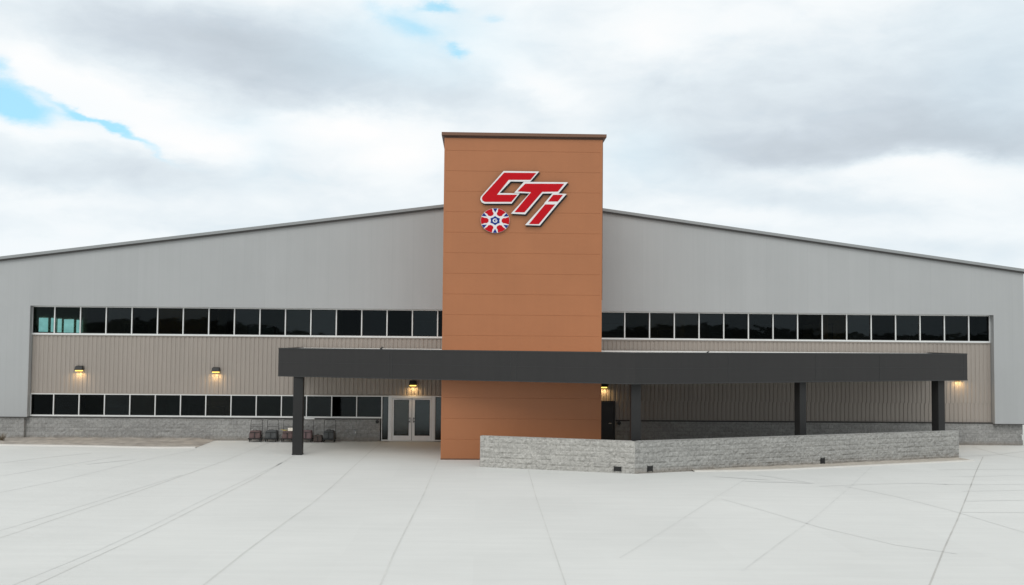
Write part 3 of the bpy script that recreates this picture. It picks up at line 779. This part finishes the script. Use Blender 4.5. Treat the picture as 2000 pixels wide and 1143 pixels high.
b = MB(); b.tube([(0, 0, 1.08), (0, 0, .35), (.03, -.05, .2), (.16, -.2, .06)], .05, 10); b.build('pipe', 'black', r, smooth=True)
b = MB(); b.tube([(-.22, .1, .55), (-.22, 0, .55), (-.22, -.02, .3)], .035, 8); b.build('vent_pipe', 'pvc', r)

# ------------------------------------------------------------------ carts by the wall
def cart():
    r = empty('hand_cart')
    b = MB(); b.box(-.32, .32, -.25, .25, .135, .155); b.box(-.335, -.32, -.26, .26, .13, .17); b.box(.32, .335, -.26, .26, .13, .17); b.box(-.32, .32, -.26, -.25, .13, .17); b.box(-.32, .32, .25, .26, .13, .17)
    b.build('platform', 'black', r)
    b = MB(); b.tube([(-.29, .22, .17), (-.29, .24, .9), (-.27, .24, 1.06), (-.22, .24, 1.09), (.22, .24, 1.09), (.27, .24, 1.06), (.29, .24, .9), (.29, .22, .17)], .012, 8)
    b.tube([(-.29, .24, .72), (.29, .24, .72)], .010, 6); b.build('handle', 'black', r)
    for sx in (-.26, .26):
        for sy in (-.19, .19):
            b = MB(); b.tube([(sx-.02, sy, .065), (sx+.02, sy, .065)], .062, 14); b.box(sx-.028, sx+.028, sy-.012, sy+.012, .10, .13); b.build('wheel', 'rubber', r)
    return r
def bin_(m, w, h, d=.42):
    r = empty('storage_bag')
    b = MB(); n = 7
    vs = b.box(-w/2, w/2, -d/2, d/2, 0, h)
    bmesh.ops.subdivide_edges(b.b, edges=b.b.edges[:], cuts=5, use_grid_fill=True)
    rr = random.Random(int(w*1000+h*77))
    for v in b.b.verts:
        k = v.co.z/h; v.co.x *= 1 - .08*k**2 + .05*math.sin(k*3.1); v.co.y *= 1 - .05*k
        if v.co.z > .01: v.co += Vector((rr.uniform(-.012, .012), rr.uniform(-.012, .012), rr.uniform(-.02, .02)*k))
    b.build('bag_body', m, r, smooth=True)
    b = MB(); b.box(-w/2*.93, w/2*.93, -d/2-.012, -d/2+.004, h*.80, h*.86); b.box(-.02, .02, -d/2-.016, -d/2+.004, h*.1, h*.8); b.build('strap', 'black', r)
    b = MB(); b.tube([(-w*.2, -d*.3, h-.01), (-w*.18, -d*.3, h+.06), (w*.18, -d*.3, h+.06), (w*.2, -d*.3, h-.01)], .01, 6); b.build('grip', 'black', r)
    return r
proto = cart(); first = True
cx = [(-11.26, 'hand cart at the left end of the row, carrying a brown maroon bag', 'maroon', .62, .42, 'dusky maroon bag on the leftmost hand cart'),
      (-10.46, 'hand cart second from the left, carrying a slate grey bag', 'slate', .66, .44, 'slate grey bag on the second hand cart from the left'),
      (-9.64, 'hand cart just left of the column, carrying a maroon bag and white parcel', 'maroon', .60, .40, 'maroon bag with a white parcel on top, left of the column'),
      (-8.72, 'hand cart half hidden just right of the column, with faded maroon bag', 'maroon_pale', .64, .46, 'faded pinkish maroon bag right of the column'),
      (-7.58, 'hand cart at the right end of the row, carrying a dark grey bag', 'slate', .60, .45, 'dark grey bag on the rightmost hand cart')]
for i, (x, lab, m, w, h, blab) in enumerate(cx):
    c = proto if i == 0 else copy_tree(proto)
    c.location = (x, -.62, .02); c.rotation_euler.z = random.uniform(-.05, .05)
    tag(c, lab, 'cart', 'hand carts parked along the block wall')
    g = bin_(m, w*.84, h*.9); g.location = (x, -.63, .178); tag(g, blab, 'bag', 'bags on the hand carts')
g = bin_('brown_box', .40, .32); g.location = (-8.14, -.55, .02); tag(g, 'small dark brown bag standing on the ground between two carts', 'bag')
b = MB(); b.box(-.13, .13, -.1, .1, 0, .15)
tag(b.build('parcel', 'paper', bevel=.02), 'small white parcel lying on the maroon bag', 'parcel').location = (-9.50, -.70, .56)
b = MB(); b.box(-.22, .22, -.05, .05, 0, .035); b.tube([(-.22, 0, .02), (-.34, 0, .05)], .015)
tag(b.build('paddle', 'yellow', bevel=.01), 'yellow flat tool lying across the maroon bag', 'tool').location = (-9.68, -.50, .56)
b = MB(); b.box(-.25, .25, -.04, .04, 0, .03); b.box(-.25, .25, -.045, -.035, .0, .06)
tag(b.build('shelf_board', 'alu', bevel=.006), 'pale metal tray resting on the cart handle right of the column', 'tray').location = (-8.62, -.38, 1.125)

# ------------------------------------------------------------------ plants
r = tag(empty('potted_plant', (-23.55, 1.8, 4.12)), 'dark potted plant behind the first upper window at the left', 'plant')
b = MB(); b.tube([(0, 0, 0), (0, 0, .35)], .18, 12); b.build('pot', 'desk', r)
b = MB(); b.tube([(0, 0, .35), (.03, 0, 1.5)], .02); b.build('stem', 'leaf_dark', r)
b = MB(); rr = random.Random(5)
for k in range(110):
    a = rr.uniform(0, 6.28); h = rr.uniform(.9, 1.95); q = .30*math.sqrt(rr.random()); c = Vector((q*math.cos(a), q*math.sin(a), h))
    d = Vector((rr.uniform(-1, 1), rr.uniform(-1, 1), rr.uniform(-.6, .6))).normalized()*.12; e = d.cross(Vector((rr.random(), rr.random(), 1))).normalized()*.035
    b.quad(c-d, c+e, c+d, c-e)
b.build('foliage', 'leaf_dark', r)
r = tag(empty('dry_weed', (-23.5, -1.3, .05)), 'clump of dry brown weeds in the dirt at the far left', 'weed')
b = MB(); rr = random.Random(9)
for k in range(70):
    a = rr.uniform(0, 6.28); l = rr.uniform(.15, .42); q = rr.uniform(0, .12); sp_ = rr.uniform(.15, .8)
    c = Vector((q*math.cos(a), q*math.sin(a), 0)); d = Vector((math.cos(a)*sp_, math.sin(a)*sp_, 1)).normalized()*l; e = Vector((-math.sin(a), math.cos(a), 0))*.012
    b.quad(c-e, c+e, c+d+e*.4, c+d-e*.4)
b.build('stalks', 'straw', r)

# ------------------------------------------------------------------ distant hills all round (mirrored in the glass)
b = MB(); ring = []
from mathutils import noise as N
for i in range(181):
    a = 2*math.pi*i/180; R_ = 800
    h = 13 + 22*N.noise(Vector((math.cos(a)*5, math.sin(a)*5, .7))) 
    if abs(((math.degrees(a)-90+180) % 360)-180) < 60: h = 9
    ring.append([b.b.verts.new(((R_-120)*math.cos(a), (R_-120)*math.sin(a), -1)), b.b.verts.new((R_*math.cos(a), R_*math.sin(a), h)), b.b.verts.new(((R_+90)*math.cos(a), (R_+90)*math.sin(a), -1))])
for u, v in zip(ring, ring[1:]):
    for k in range(2): b.b.faces.new((u[k], u[k+1], v[k+1], v[k]))
tag(b.build('hills', 'hill', smooth=True), kind='structure')
